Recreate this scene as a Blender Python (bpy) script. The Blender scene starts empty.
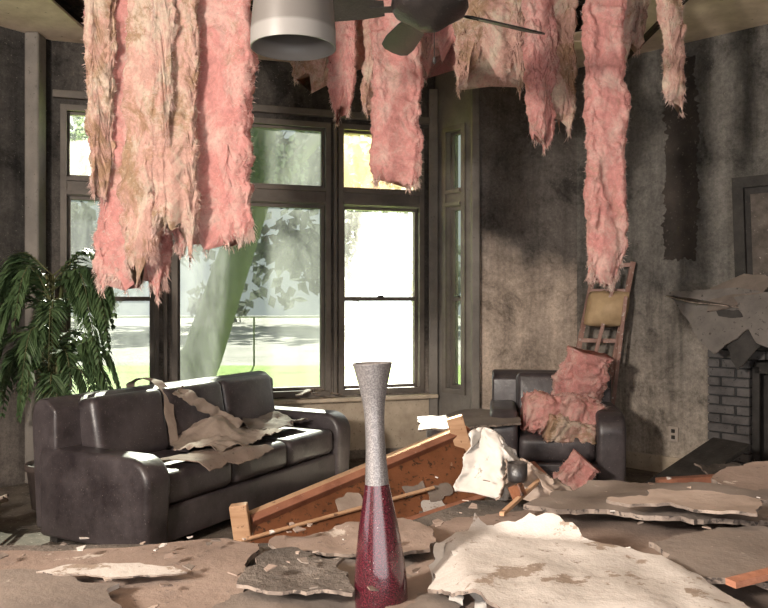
import bpy, bmesh, math, random
from mathutils import Vector, Matrix, noise
random.seed(7)
R=random.random
def U(a,b): return a+(b-a)*random.random()
scene=bpy.context.scene
COL=scene.collection
# ---------------------------------------------------------------- materials
def nmat(name):
    m=bpy.data.materials.new(name); m.use_nodes=True
    nt=m.node_tree; 
    for n in list(nt.nodes): nt.nodes.remove(n)
    out=nt.nodes.new('ShaderNodeOutputMaterial')
    return m,nt,out
def ramp(nt,src,stops,interp='LINEAR'):
    r=nt.nodes.new('ShaderNodeValToRGB'); r.color_ramp.interpolation=interp
    els=r.color_ramp.elements
    while len(els)<len(stops): els.new(0.5)
    for e,(p,c) in zip(els,stops):
        e.position=p; e.color=(c[0],c[1],c[2],1) if not isinstance(c,(int,float)) else (c,c,c,1)
    nt.links.new(src,r.inputs[0]); return r
def mixc(nt,fac,a,b,mode='MIX'):
    m=nt.nodes.new('ShaderNodeMix'); m.data_type='RGBA'; m.blend_type=mode
    L=nt.links
    if isinstance(fac,(int,float)): m.inputs[0].default_value=fac
    else: L.new(fac,m.inputs[0])
    for i,v in ((6,a),(7,b)):
        if isinstance(v,tuple): m.inputs[i].default_value=(v[0],v[1],v[2],1)
        else: L.new(v,m.inputs[i])
    return m.outputs[2]
def coords(nt,scale=(1,1,1)):
    tc=nt.nodes.new('ShaderNodeTexCoord'); mp=nt.nodes.new('ShaderNodeMapping')
    mp.inputs['Scale'].default_value=scale
    nt.links.new(tc.outputs['Object'],mp.inputs['Vector']); return mp.outputs[0]
def noi(nt,vec,scale,detail=6,rough=0.6,dist=0):
    n=nt.nodes.new('ShaderNodeTexNoise'); n.inputs['Scale'].default_value=scale
    n.inputs['Detail'].default_value=detail; n.inputs['Roughness'].default_value=rough
    n.inputs['Distortion'].default_value=dist
    nt.links.new(vec,n.inputs['Vector']); return n.outputs['Fac']
def finish(nt,out,col,rough=0.7,bump=None,bstr=0.3,bdist=0.01,spec=0.4,metal=0,coat=0):
    p=nt.nodes.new('ShaderNodeBsdfPrincipled')
    if isinstance(col,tuple): p.inputs['Base Color'].default_value=(*col,1)
    else: nt.links.new(col,p.inputs['Base Color'])
    if isinstance(rough,(int,float)): p.inputs['Roughness'].default_value=rough
    else: nt.links.new(rough,p.inputs['Roughness'])
    p.inputs['Specular IOR Level'].default_value=spec
    p.inputs['Metallic'].default_value=metal
    p.inputs['Coat Weight'].default_value=coat
    if bump is not None:
        b=nt.nodes.new('ShaderNodeBump'); b.inputs['Strength'].default_value=bstr; b.inputs['Distance'].default_value=bdist
        nt.links.new(bump,b.inputs['Height']); nt.links.new(b.outputs[0],p.inputs['Normal'])
    nt.links.new(p.outputs[0],out.inputs[0]); return p
def mottled(name,c1,c2,scale=4,rough=0.7,fleck=None,fleck_scale=60,fleck_pos=0.62,stretch=(1,1,1),bstr=0.3,spec=0.3,c3=None,c3pos=0.6,c3scale=3):
    m,nt,out=nmat(name); v=coords(nt,stretch)
    n=noi(nt,v,scale,8,0.65); col=ramp(nt,n,[(0.3,c1),(0.7,c2)]).outputs[0]
    if c3:
        k=noi(nt,v,c3scale,9,0.7); kr=ramp(nt,k,[(c3pos,0.0),(c3pos+0.015,1.0)]).outputs[0]
        col=mixc(nt,kr,col,c3)
    f=noi(nt,coords(nt),fleck_scale,4,0.7)
    if fleck:
        fr=ramp(nt,f,[(fleck_pos,0.0),(fleck_pos+0.06,1.0)]).outputs[0]
        col=mixc(nt,fr,col,fleck)
    finish(nt,out,col,rough,f,bstr,0.01,spec); return m
def soot_wall(name,top,low,zmid=1.7,zspan=0.5,drip=0.8):
    m,nt,out=nmat(name); v=coords(nt); L=nt.links
    tc=nt.nodes.new('ShaderNodeTexCoord'); sp=nt.nodes.new('ShaderNodeSeparateXYZ'); L.new(tc.outputs['Object'],sp.inputs[0])
    big=noi(nt,v,1.3,5,0.6)
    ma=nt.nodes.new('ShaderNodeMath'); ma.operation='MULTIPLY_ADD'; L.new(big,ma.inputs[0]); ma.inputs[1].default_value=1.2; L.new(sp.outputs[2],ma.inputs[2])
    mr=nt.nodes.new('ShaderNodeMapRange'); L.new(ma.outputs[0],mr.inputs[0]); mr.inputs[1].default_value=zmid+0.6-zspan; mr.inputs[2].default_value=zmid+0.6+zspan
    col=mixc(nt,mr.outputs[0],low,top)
    st=noi(nt,coords(nt,(6,6,0.45)),1.0,6,0.65); sr=ramp(nt,st,[(0.36,0.5),(0.5,0.95),(0.66,1.2)]).outputs[0]
    col=mixc(nt,drip,col,sr,'MULTIPLY')
    mm=noi(nt,v,2.2,9,0.75,0.3); mrr=ramp(nt,mm,[(0.37,0.32),(0.47,0.85),(0.62,1.28)]).outputs[0]
    col=mixc(nt,0.95,col,mrr,'MULTIPLY')
    fl=noi(nt,v,38,5,0.85); fr=ramp(nt,fl,[(0.3,0.6),(0.7,1.45)]).outputs[0]
    col=mixc(nt,0.9,col,fr,'MULTIPLY')
    fl2=noi(nt,v,55,3,0.8); fr2=ramp(nt,fl2,[(0.65,0.0),(0.7,0.7)]).outputs[0]
    col=mixc(nt,fr2,col,(0.27,0.24,0.21))
    finish(nt,out,col,0.85,fl,0.35,0.01,0.2); return m
M={}
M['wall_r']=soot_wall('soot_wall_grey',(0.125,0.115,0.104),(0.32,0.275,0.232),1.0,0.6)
M['wall_c']=soot_wall('soot_wall_painted_sun',(0.12,0.105,0.095),(0.44,0.355,0.29),1.7,0.25,0.6)  # soot above; lower colour raised to paint in the back wall's sunlight patch
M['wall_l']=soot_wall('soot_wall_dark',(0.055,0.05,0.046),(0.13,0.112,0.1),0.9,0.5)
M['trim']=mottled('sooty_window_wood',(0.085,0.072,0.064),(0.18,0.155,0.132),3,0.6,(0.2,0.17,0.14),50,0.7)
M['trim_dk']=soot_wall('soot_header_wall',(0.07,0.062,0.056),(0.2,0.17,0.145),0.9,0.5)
M['trim_md']=mottled('sooty_grey_column',(0.12,0.108,0.098),(0.23,0.205,0.18),3,0.7,(0.1,0.09,0.08),40,0.62)
M['trim_lt']=mottled('ash_painted_sill',(0.36,0.29,0.22),(0.55,0.46,0.36),6,0.6,(0.12,0.1,0.08),40,0.62)
M['ceil']=mottled('stained_ceiling_drywall',(0.5,0.38,0.28),(0.82,0.69,0.55),3,0.85,(0.2,0.15,0.1),20,0.66)
M['joist']=mottled('charred_joist',(0.02,0.016,0.013),(0.09,0.06,0.04),5,0.8,stretch=(8,1,8))
M['floor']=mottled('debris_strewn_floor',(0.06,0.05,0.042),(0.2,0.165,0.135),5,0.9,(0.34,0.3,0.26),28,0.6,bstr=0.8)
m,nt,out=nmat('sooty_black_leather'); v=coords(nt)
a=noi(nt,v,3,7,0.7); col=ramp(nt,a,[(0.35,(0.028,0.022,0.024)),(0.72,(0.1,0.083,0.086))]).outputs[0]
f=noi(nt,v,90,3,0.8); fr=ramp(nt,f,[(0.64,0.0),(0.7,0.8)]).outputs[0]; col=mixc(nt,fr,col,(0.28,0.24,0.22))
rr=ramp(nt,a,[(0.35,0.3),(0.7,0.55)]).outputs[0]
finish(nt,out,col,rr,noi(nt,v,16,5),0.25,0.012,0.55); M['leather']=m
M['dry']=mottled('drywall_paper_brown',(0.15,0.107,0.086),(0.29,0.22,0.182),3,0.85,(0.09,0.07,0.06),45,0.62,c3=(0.4,0.345,0.3),c3pos=0.63,c3scale=4)
M['dry2']=mottled('drywall_paper_grey',(0.10,0.081,0.07),(0.23,0.187,0.158),3,0.85,(0.32,0.28,0.245),36,0.67,c3=(0.38,0.325,0.28),c3pos=0.65,c3scale=4)
M['dry3']=mottled('ash_and_dust',(0.045,0.038,0.033),(0.15,0.125,0.107),7,0.9,(0.32,0.275,0.24),40,0.63,bstr=0.8)
M['panel']=mottled('sooty_grey_ceiling_panel',(0.09,0.08,0.073),(0.2,0.175,0.16),3,0.85,(0.05,0.045,0.04),30,0.6)
M['edge']=mottled('gypsum_edge',(0.08,0.06,0.05),(0.3,0.24,0.2),18,0.9,(0.05,0.04,0.035),50,0.55)
M['gyp']=mottled('drywall_painted_chipped',(0.36,0.325,0.295),(0.52,0.475,0.44),5,0.8,(0.22,0.175,0.145),38,0.62,c3=(0.25,0.195,0.155),c3pos=0.57,c3scale=7)
M['paper']=mottled('torn_wallpaper_tan',(0.22,0.168,0.135),(0.39,0.31,0.26),5,0.8,(0.22,0.17,0.13),25,0.64)
M['paperw']=mottled('torn_paper_white',(0.36,0.33,0.3),(0.58,0.535,0.49),6,0.7,(0.24,0.21,0.18),22,0.62)
M['wood_lt']=mottled('raw_pine',(0.36,0.2,0.11),(0.54,0.34,0.21),4,0.6,(0.15,0.08,0.05),30,0.62,stretch=(1,1,8))
M['wood_or']=mottled('orange_varnished_plywood',(0.08,0.03,0.014),(0.23,0.09,0.042),3,0.35,(0.04,0.02,0.013),30,0.57,c3=(0.34,0.24,0.18),c3pos=0.66,c3scale=8,spec=0.5)
M['wood_red']=mottled('reddish_wood',(0.2,0.08,0.05),(0.37,0.17,0.105),6,0.45,(0.4,0.33,0.28),40,0.66)
M['wood_fr']=mottled('ash_dusted_red_wood',(0.18,0.095,0.075),(0.34,0.2,0.16),6,0.5,(0.45,0.38,0.33),30,0.58)
M['tan']=mottled('tan_leather',(0.32,0.22,0.12),(0.52,0.37,0.22),6,0.6)
M['char']=mottled('char_black',(0.012,0.011,0.01),(0.05,0.044,0.04),8,0.7,(0.16,0.13,0.11),50,0.66)
M['dark_strip']=mottled('mottled_brown_black',(0.018,0.014,0.012),(0.06,0.048,0.04),3,0.8,(0.12,0.1,0.085),40,0.62)
M['leaf']=mottled('dark_palm_leaf',(0.03,0.06,0.027),(0.11,0.17,0.07),5,0.35,spec=0.6)
M['stem']=mottled('palm_stem',(0.05,0.06,0.02),(0.14,0.13,0.06),5,0.6)
M['pot']=mottled('terracotta_pot',(0.06,0.045,0.04),(0.12,0.09,0.08),5,0.7)
M['metal']=mottled('dark_bronze_metal',(0.012,0.01,0.01),(0.04,0.034,0.032),6,0.35,(0.12,0.1,0.09),60,0.66,spec=0.6)
M['plate']=mottled('outlet_plastic',(0.3,0.25,0.21),(0.45,0.39,0.34),6,0.6)
def insul(name,pink,cream,brown,cb,ca=0.7):
    m,nt,out=nmat(name); v=coords(nt,(1,1,0.7)); L=nt.links
    a=noi(nt,v,6,10,0.76,0.6); col=ramp(nt,a,[(0.32,tuple(x*0.84 for x in pink)),(0.46,pink),(ca,cream)]).outputs[0]
    b=noi(nt,v,4.5,9,0.78,0.6); br=ramp(nt,b,[(cb,0.0),(cb+0.10,0.8)]).outputs[0]; col=mixc(nt,br,col,brown)
    c=noi(nt,coords(nt,(1,1,0.8)),42,8,0.8,1.0); cr=ramp(nt,c,[(0.32,0.68),(0.6,1.08)]).outputs[0]; col=mixc(nt,0.75,col,cr,'MULTIPLY')  # fine noise paints crease shadows into the fibre colour
    d=nt.nodes.new('ShaderNodeBsdfDiffuse'); t=nt.nodes.new('ShaderNodeBsdfTranslucent'); mx=nt.nodes.new('ShaderNodeMixShader')
    mx.inputs[0].default_value=0.27
    bp=nt.nodes.new('ShaderNodeBump'); bp.inputs['Strength'].default_value=0.6; bp.inputs['Distance'].default_value=0.015; L.new(c,bp.inputs['Height'])
    L.new(bp.outputs[0],d.inputs['Normal']); L.new(col,d.inputs[0]); L.new(col,t.inputs[0]); L.new(d.outputs[0],mx.inputs[1]); L.new(t.outputs[0],mx.inputs[2]); L.new(mx.outputs[0],out.inputs[0])
    return m
M['ins']=insul('pink_fiberglass',(0.74,0.35,0.32),(0.8,0.6,0.52),(0.5,0.32,0.23),0.585,0.68)
M['insc']=insul('cream_fiberglass',(0.72,0.44,0.37),(0.76,0.62,0.5),(0.4,0.25,0.14),0.505,0.57)
M['fuzz']=insul('loose_glass_fibres',(0.8,0.56,0.5),(0.84,0.73,0.65),(0.6,0.46,0.34),0.6)
M['brick']=mottled('sooty_brick',(0.055,0.05,0.05),(0.13,0.12,0.116),7,0.8,(0.03,0.03,0.03),30,0.6)
M['mortar']=mottled('sooty_mortar',(0.02,0.02,0.02),(0.05,0.05,0.05),7,0.9)
def glass(name,tint,dust,dc):
    m,nt,out=nmat(name); L=nt.links; v=coords(nt,(1,1,0.4))
    t=nt.nodes.new('ShaderNodeBsdfTransparent'); t.inputs[0].default_value=(*tint,1)
    d=nt.nodes.new('ShaderNodeBsdfTranslucent'); d.inputs[0].default_value=(*dc,1)
    d2=nt.nodes.new('ShaderNodeBsdfDiffuse'); d2.inputs[0].default_value=(0.3,0.3,0.28,1)
    md=nt.nodes.new('ShaderNodeMixShader'); md.inputs[0].default_value=0.4; L.new(d.outputs[0],md.inputs[1]); L.new(d2.outputs[0],md.inputs[2])
    n=noi(nt,v,3.0,7,0.65,0.5); r=ramp(nt,n,[(0.35,dust*0.3),(0.65,dust*1.7)]).outputs[0]
    mx=nt.nodes.new('ShaderNodeMixShader'); L.new(r,mx.inputs[0]); L.new(t.outputs[0],mx.inputs[1]); L.new(md.outputs[0],mx.inputs[2])
    g=nt.nodes.new('ShaderNodeBsdfGlossy'); g.inputs['Roughness'].default_value=0.05
    m2=nt.nodes.new('ShaderNodeMixShader'); m2.inputs[0].default_value=0.04; L.new(mx.outputs[0],m2.inputs[1]); L.new(g.outputs[0],m2.inputs[2])
    L.new(m2.outputs[0],out.inputs[0]); return m
M['glass']=glass('sooty_window_glass',(0.36,0.385,0.375),0.10,(0.4,0.43,0.42))
M['glass2']=glass('dusty_window_glass',(0.92,0.95,0.93),0.08,(0.7,0.7,0.68))
M['glass3']=glass('amber_streaked_glass',(0.85,0.8,0.66),0.12,(0.7,0.6,0.4))
m,nt,out=nmat('frosted_shade_glass')
tc=nt.nodes.new('ShaderNodeTexCoord'); sp=nt.nodes.new('ShaderNodeSeparateXYZ'); nt.links.new(tc.outputs['Object'],sp.inputs[0])
mr=nt.nodes.new('ShaderNodeMapRange'); nt.links.new(sp.outputs[2],mr.inputs[0]); mr.inputs[1].default_value=0.028; mr.inputs[2].default_value=0.034
cc=mixc(nt,mr.outputs[0],(0.17,0.16,0.15),(0.10,0.09,0.083))
finish(nt,out,cc,0.4,noi(nt,coords(nt),60,3),0.1,0.002,0.35)
M['shade']=m
m,nt,out=nmat('vase_silver'); v=coords(nt)
n=noi(nt,v,420,2,0.8); r=ramp(nt,n,[(0.42,(0.14,0.13,0.13)),(0.6,(0.28,0.26,0.255))]).outputs[0]
finish(nt,out,r,0.4,n,0.35,0.001,0.5,0.5); M['vsil']=m
m,nt,out=nmat('vase_red'); v=coords(nt)
n=noi(nt,v,420,2,0.8); r=ramp(nt,n,[(0.45,(0.03,0.004,0.008)),(0.66,(0.11,0.014,0.024))]).outputs[0]
n2=noi(nt,v,300,2); nr=ramp(nt,n2,[(0.7,0.0),(0.74,0.8)]).outputs[0]; r=mixc(nt,nr,r,(0.4,0.3,0.3))
finish(nt,out,r,0.18,n,0.2,0.001,0.6,0.1,0.6); M['vred']=m
M['grass']=mottled('lawn',(0.22,0.4,0.05),(0.42,0.6,0.14),2,0.9)
M['road']=mottled('gravel_road',(0.25,0.245,0.235),(0.6,0.58,0.55),0.4,0.9)
M['bark']=mottled('tree_bark',(0.12,0.12,0.1),(0.26,0.26,0.22),5,0.9,stretch=(3,3,0.6))
def leafmat(name,c):
    m,nt,out=nmat(name); d=nt.nodes.new('ShaderNodeBsdfDiffuse'); t=nt.nodes.new('ShaderNodeBsdfTranslucent'); mx=nt.nodes.new('ShaderNodeMixShader'); mx.inputs[0].default_value=0.5
    for q in (d,t): q.inputs[0].default_value=(*c,1)
    nt.links.new(d.outputs[0],mx.inputs[1]); nt.links.new(t.outputs[0],mx.inputs[2]); nt.links.new(mx.outputs[0],out.inputs[0]); return m
M['tleaf']=leafmat('tree_leaf',(0.11,0.14,0.10)); M['fleaf']=leafmat('distant_leaf',(0.15,0.165,0.15))

# ---------------------------------------------------------------- builders
class MB:
    def __init__(s): s.v=[]; s.f=[]; s.mi=[]; s.mats=[]; s.T=Matrix.Identity(4)
    def m(s,k):
        if k not in s.mats: s.mats.append(k)
        return s.mats.index(k)
    def add(s,k,vs,fs):
        o=len(s.v); s.v+= [s.T@Vector(p) for p in vs]; i=s.m(k)
        for f in fs: s.f.append([o+a for a in f]); s.mi.append(i)
    def box(s,k,c,sz,rot=None):
        q=[]
        for z in(-.5,.5):
            for y in(-.5,.5):
                for x in(-.5,.5):
                    p=Vector((x*sz[0],y*sz[1],z*sz[2]))
                    if rot is not None: p=rot@p
                    q.append(p+Vector(c))
        s.add(k,q,[(0,2,3,1),(4,5,7,6),(0,1,5,4),(2,6,7,3),(0,4,6,2),(1,3,7,5)])
    def bar(s,k,p0,p1,w,h,up=Vector((0,0,1))):
        p0=Vector(p0);p1=Vector(p1); d=(p1-p0); L=d.length; d.normalize(); sx=d.cross(up); 
        if sx.length<1e-3: sx=Vector((1,0,0))
        sx.normalize(); uz=sx.cross(d)
        rot=Matrix((sx,d,uz)).transposed()
        s.box(k,(p0+p1)/2,(w,L,h),rot)
    def tube(s,k,pts,rad,n=8):
        pts=[Vector(p) for p in pts]; vs=[];fs=[]
        ref=Vector((0.13,0.2,1)).normalized()
        for i,p in enumerate(pts):
            d=(pts[min(i+1,len(pts)-1)]-pts[max(i-1,0)]).normalized()
            a=d.cross(ref); 
            if a.length<1e-3:a=d.cross(Vector((1,0,0)))
            a.normalize(); b=d.cross(a); r=rad[i] if isinstance(rad,(list,tuple)) else rad
            for j in range(n):
                t=2*math.pi*j/n; vs.append(p+(a*math.cos(t)+b*math.sin(t))*r)
        for i in range(len(pts)-1):
            for j in range(n):
                fs.append((i*n+j,i*n+(j+1)%n,(i+1)*n+(j+1)%n,(i+1)*n+j))
        fs.append(tuple(range(n))[::-1]); fs.append(tuple((len(pts)-1)*n+j for j in range(n)))
        s.add(k,vs,fs)
    def lathe(s,k,prof,c,n=40):
        vs=[];fs=[]
        for r,z in prof:
            for j in range(n):
                t=2*math.pi*j/n; vs.append((c[0]+r*math.cos(t),c[1]+r*math.sin(t),c[2]+z))
        for i in range(len(prof)-1):
            for j in range(n): fs.append((i*n+j,i*n+(j+1)%n,(i+1)*n+(j+1)%n,(i+1)*n+j))
        s.add(k,vs,fs)
    def prism(s,k,prof,x0,x1):
        n=len(prof); vs=[(x0,a,b) for a,b in prof]+[(x1,a,b) for a,b in prof]
        fs=[tuple(range(n))[::-1],tuple(range(n,2*n))]+[(i,(i+1)%n,n+(i+1)%n,n+i) for i in range(n)]
        s.add(k,vs,fs)
    def make(s,name,parent=None,bevel=0,seg=3,smooth=False,subs=0):
        me=bpy.data.meshes.new(name); me.from_pydata([tuple(p) for p in s.v],[],s.f)
        for k in s.mats: me.materials.append(M[k])
        for p,i in zip(me.polygons,s.mi): p.material_index=i; p.use_smooth=smooth
        me.update()
        bm=bmesh.new(); bm.from_mesh(me); bmesh.ops.recalc_face_normals(bm,faces=bm.faces); bm.to_mesh(me); bm.free()
        o=bpy.data.objects.new(name,me); COL.objects.link(o)
        if parent: o.parent=parent
        if bevel:
            b=o.modifiers.new('Bevel','BEVEL'); b.width=bevel; b.segments=seg; b.limit_method='ANGLE'; b.angle_limit=math.radians(40)
        return o
def empty(name,mat):
    e=bpy.data.objects.new(name,None); e.empty_display_size=0.2; COL.objects.link(e); e.matrix_world=mat; return e
def fbm(p,o=4): return max(-1.0,min(1.0,noise.fractal(Vector(p),0.9,2.1,o)))
def RT(x,y,z,rx,ry,rz): return Matrix.Translation((x,y,z))@Matrix.Rotation(rz,4,'Z')@Matrix.Rotation(ry,4,'Y')@Matrix.Rotation(rx,4,'X')

# ---------------------------------------------------------------- sheets
def sheet(name,pts,k,th,zf,cut=0.03,jag=0.015,T=None,seed=0,smooth=False,parent=None,hf=0.14):
    P=[]; n=len(pts)
    for i in range(n):
        a=Vector((*pts[i],0)); c=Vector((*pts[(i+1)%n],0)); L=(c-a).length; m=max(1,int(L/0.012)); nr=Vector((c.y-a.y,a.x-c.x,0)).normalized()
        for j in range(m):
            q=a.lerp(c,j/m); e=math.sin(math.pi*j/m)**0.5 if m>1 else 0
            amp=jag*(0.6*fbm((q.x*7+seed,q.y*7,seed*3.1))+hf*fbm((q.x*38+seed,q.y*38,1)))*e
            P.append(q+nr*amp)
    bm=bmesh.new(); vs=[bm.verts.new(p) for p in P]; bm.faces.new(vs)
    x0=min(p.x for p in P);x1=max(p.x for p in P);y0=min(p.y for p in P);y1=max(p.y for p in P)
    x=x0+cut
    while x<x1: bmesh.ops.bisect_plane(bm,geom=bm.verts[:]+bm.edges[:]+bm.faces[:],plane_co=(x,0,0),plane_no=(1,0,0)); x+=cut
    y=y0+cut
    while y<y1: bmesh.ops.bisect_plane(bm,geom=bm.verts[:]+bm.edges[:]+bm.faces[:],plane_co=(0,y,0),plane_no=(0,1,0)); y+=cut
    bmesh.ops.recalc_face_normals(bm,faces=bm.faces)
    top=bm.faces[:]
    r=bmesh.ops.extrude_face_region(bm,geom=top)
    nv={e for e in r['geom'] if isinstance(e,bmesh.types.BMVert)}
    for v in bm.verts:
        h=zf(v.co.x,v.co.y); v.co.z=h if v in nv else h-th
    bmesh.ops.recalc_face_normals(bm,faces=bm.faces)
    ks=k if isinstance(k,tuple) else (k,)
    me=bpy.data.meshes.new(name)
    for q in ks: me.materials.append(M[q])
    for f in bm.faces:
        sd=abs(f.normal.z)<0.4 and f.calc_area()<cut*th*1.6
        f.smooth=(not sd)
        if len(ks)>1: f.material_index=1 if sd else 0
    for e in bm.edges:
        if len(e.link_faces)==2 and e.link_faces[0].normal.angle(e.link_faces[1].normal,0)>0.9: e.smooth=False
    if T is not None: bm.transform(T)
    bm.to_mesh(me); bm.free()
    o=bpy.data.objects.new(name,me); COL.objects.link(o)
    if parent: o.parent=parent
    return o
def join(objs,name):
    me=bpy.data.meshes.new(name); bm=bmesh.new(); mats=[]
    for o in objs:
        idx=[]
        for m_ in o.data.materials:
            if m_ not in mats: mats.append(m_)
            idx.append(mats.index(m_))
        st=len(bm.faces); bm.from_mesh(o.data); bm.faces.ensure_lookup_table()
        for f in bm.faces[st:]: f.material_index=idx[min(f.material_index,len(idx)-1)]
    bm.to_mesh(me); bm.free()
    for m_ in mats: me.materials.append(m_)
    for o in objs: bpy.data.objects.remove(o)
    o=bpy.data.objects.new(name,me); COL.objects.link(o); return o

# ---------------------------------------------------------------- room shell
CZ=3.49
A=Vector((-2.65,6.38)); B=Vector((0.472,7.387)); C=Vector((0.795,6.99)); E=Vector((1.725,7.15)); F=Vector((3.6,5.275))
A2=Vector((-3.6,5.13))
def wall(name,p0,p1,k,holes=(),z0=0,z1=CZ,th=0.14,room=Vector((0,3))):
    d=(p1-p0); L=d.length; d.normalize(); n=Vector((d.y,-d.x))
    if n.dot(room-p0)>0: n=-n
    T=Matrix(((d.x,n.x,0,p0.x),(d.y,n.y,0,p0.y),(0,0,1,0),(0,0,0,1)))
    xs=sorted({0,L}|{h[0] for h in holes}|{h[1] for h in holes}); zs=sorted({z0,z1}|{h[2] for h in holes}|{h[3] for h in holes})
    b=MB(); b.T=T
    for i in range(len(xs)-1):
        for j in range(len(zs)-1):
            cx=(xs[i]+xs[i+1])/2; cz=(zs[j]+zs[j+1])/2
            if any(h[0]<cx<h[1] and h[2]<cz<h[3] for h in holes): continue
            b.box(k,(cx,th/2,cz),(xs[i+1]-xs[i],th,zs[j+1]-zs[j]))
    b.make(name); return T
wins=[(0.11,0.78),(0.97,2.24),(2.40,3.12)]
ZB,ZR,ZT0,ZT1=0.625,2.26,2.41,2.94
holes=[]
for a,b_ in wins: holes+= [(a,b_,ZB,ZT1)]
TW=wall('wall_window_side',A,B,'trim_dk',holes)
TS=wall('wall_bay_side',B,C,'trim_md',[(0.16,0.36,ZB,ZT1)])
wall('wall_back',C,E,'wall_c')
TR=wall('wall_fireplace_side',E,F,'wall_r')
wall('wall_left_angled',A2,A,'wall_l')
wall('wall_left',Vector((-3.6,-2)),A2,'wall_l',[(1.2,3.6,0.7,2.6)],room=Vector((0,3)))
wall('wall_right',F,Vector((3.6,-2)),'wall_r')
wall('wall_rear',Vector((-3.6,-2)),Vector((3.6,-2)),'wall_c',[(1.5,5.7,0.3,2.9)])
b=MB(); b.box('floor',(0,2.8,-0.05),(7.6,10.2,0.1)); b.make('floor')
def window(idx,T,a,b_,rail=True,gl='glass',gl2='glass2'):
    w=MB(); w.T=T
    def frame(x0,x1,z0,z1,t,y,dy,k='trim'):
        w.box(k,((x0+x1)/2,y,z0+t/2),(x1-x0,dy,t)); w.box(k,((x0+x1)/2,y,z1-t/2),(x1-x0,dy,t))
        w.box(k,(x0+t/2,y,(z0+z1)/2),(t,dy,z1-z0-2*t)); w.box(k,(x1-t/2,y,(z0+z1)/2),(t,dy,z1-z0-2*t))
    frame(a-0.045,b_+0.045,ZB-0.045,ZT1+0.045,0.047,-0.012,0.022)
    w.box('trim',((a+b_)/2,0.04,(ZR+ZT0)/2),(b_-a,0.1,ZT0-ZR))
    w.box('trim',((a+b_)/2,-0.02,ZR+0.02),(b_-a,0.05,0.03)); w.box('trim',((a+b_)/2,-0.02,ZT0-0.02),(b_-a,0.05,0.03))
    frame(a,b_,ZT0,ZT1,0.022,0.07,0.05); frame(a,b_,ZB,ZR,0.028,0.07,0.06)
    if rail: w.box('trim',((a+b_)/2,0.07,1.43),(b_-a-0.06,0.06,0.035)); w.box('metal',((a+b_)/2,0.03,1.452),(0.05,0.03,0.018))
    w.box(gl2,((a+b_)/2,0.075,(ZT0+ZT1)/2),(b_-a-0.04,0.004,ZT1-ZT0-0.04))
    w.box(gl,((a+b_)/2,0.075,(ZB+ZR)/2),(b_-a-0.05,0.004,ZR-ZB-0.05))
    return w.make('window_%d'%idx)
window(1,TW,*wins[0],True,'glass','glass2'); window(2,TW,*wins[1],False,'glass','glass'); window(3,TW,*wins[2],True,'glass2','glass3')
window(4,TS,0.16,0.36,True,'glass','glass')
t=MB(); t.T=TW; t.box('trim_lt',(1.64,-0.05,0.545),(3.26,0.13,0.035)); t.make('trim_1',bevel=0.008)
t=MB(); t.T=TW; t.box('trim',(1.64,-0.03,3.06),(3.26,0.06,0.06)); t.make('trim_2',bevel=0.008)
for i,s in enumerate((0.875,2.32)):
    t=MB(); t.T=TW; t.box('trim',(s,-0.025,1.78),(0.03,0.05,2.4)); t.make('trim_%d'%(3+i),bevel=0.006)
t=MB(); t.T=TW; t.box('trim_lt',(1.64,-0.006,0.30),(3.2,0.012,0.44)); t.make('trim_5')
t=MB(); t.box('trim_md',(B.x-0.02,B.y-0.05,1.7),(0.08,0.06,3.3)); t.make('trim_6',bevel=0.008)
t=MB(); t.box('trim_md',(C.x-0.0,C.y-0.02,1.745),(0.07,0.1,3.49)); t.make('trim_7',bevel=0.01)
t=MB(); t.T=Matrix.Translation((A.x-0.06,A.y-0.16,0)); t.box('trim_md',(0,0,1.745),(0.11,0.16,3.48)); t.make('trim_8',bevel=0.02)
t=MB(); t.T=TR; t.box('trim_lt',(0.55,-0.01,0.07),(1.05,0.02,0.14)); t.make('baseboard_right')
t=MB(); t.box('trim_lt',(1.25,7.04,0.07),(0.85,0.02,0.14)); t.make('baseboard_back')
b=MB()
hx0,hx1,hy0,hy1=-2.3,1.62,2.6,6.35
xs=[-3.7,hx0,hx1,3.7]; ys=[-2.1,hy0,hy1,7.6]
for i in range(3):
    for j in range(3):
        if i==1 and j==1: continue
        b.box('ceil',((xs[i]+xs[i+1])/2,(ys[j]+ys[j+1])/2,CZ+0.01),(xs[i+1]-xs[i],ys[j+1]-ys[j],0.02))
for k_ in range(14):
    x=U(hx0,hx1); b.box('ceil',(x,hy1-0.05,CZ-0.03),(U(.1,.35),U(.1,.3),0.012),Matrix.Rotation(U(-.5,.6),3,'X')@Matrix.Rotation(U(-.5,.5),3,'Z'))
b.box('joist',(2.05,5.6,CZ-0.012),(0.05,2.6,0.03)); b.box('joist',(1.64,4.6,CZ-0.01),(0.06,3.4,0.04))
b.make('ceiling')
b=MB()
for i in range(12):
    x=-2.5+0.41*i; b.box('joist',(x,4.6,CZ+0.12),(0.05,5.6,0.2))
for y in (3.4,4.9,6.2): b.box('joist',(0,y,CZ+0.25),(5.6,0.1,0.04))
b.make('ceiling_joists')
b=MB(); b.box('joist',(0,2.8,4.4),(7.6,10,0.05)); 
for x in(-3.8,3.8): b.box('joist',(x,2.8,3.95),(0.05,10,0.9))
for y in(-2.1,7.75): b.box('joist',(0,y,3.95),(7.6,0.05,0.9))
b.make('attic_roof')
o=sheet('dark_wall_strip',[(-.14,-.8),(.13,-.82),(.15,0),(.13,.82),(-.13,.8),(-.12,0)],('dark_strip',),0.004,lambda x,y:0.0,0.08,0.06,TR@RT(0.95,-0.006,2.55,math.pi/2,0,0),hf=0.5,seed=4)  # thin ragged brown-black sheet laid flat on the wall
t=MB(); t.T=TR; t.box('plate',(1.12,-0.01,1.22),(0.075,0.012,0.12)); t.box('char',(1.12,-0.02,1.22),(0.012,0.015,0.03)); t.make('light_switch',bevel=0.003)
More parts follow.
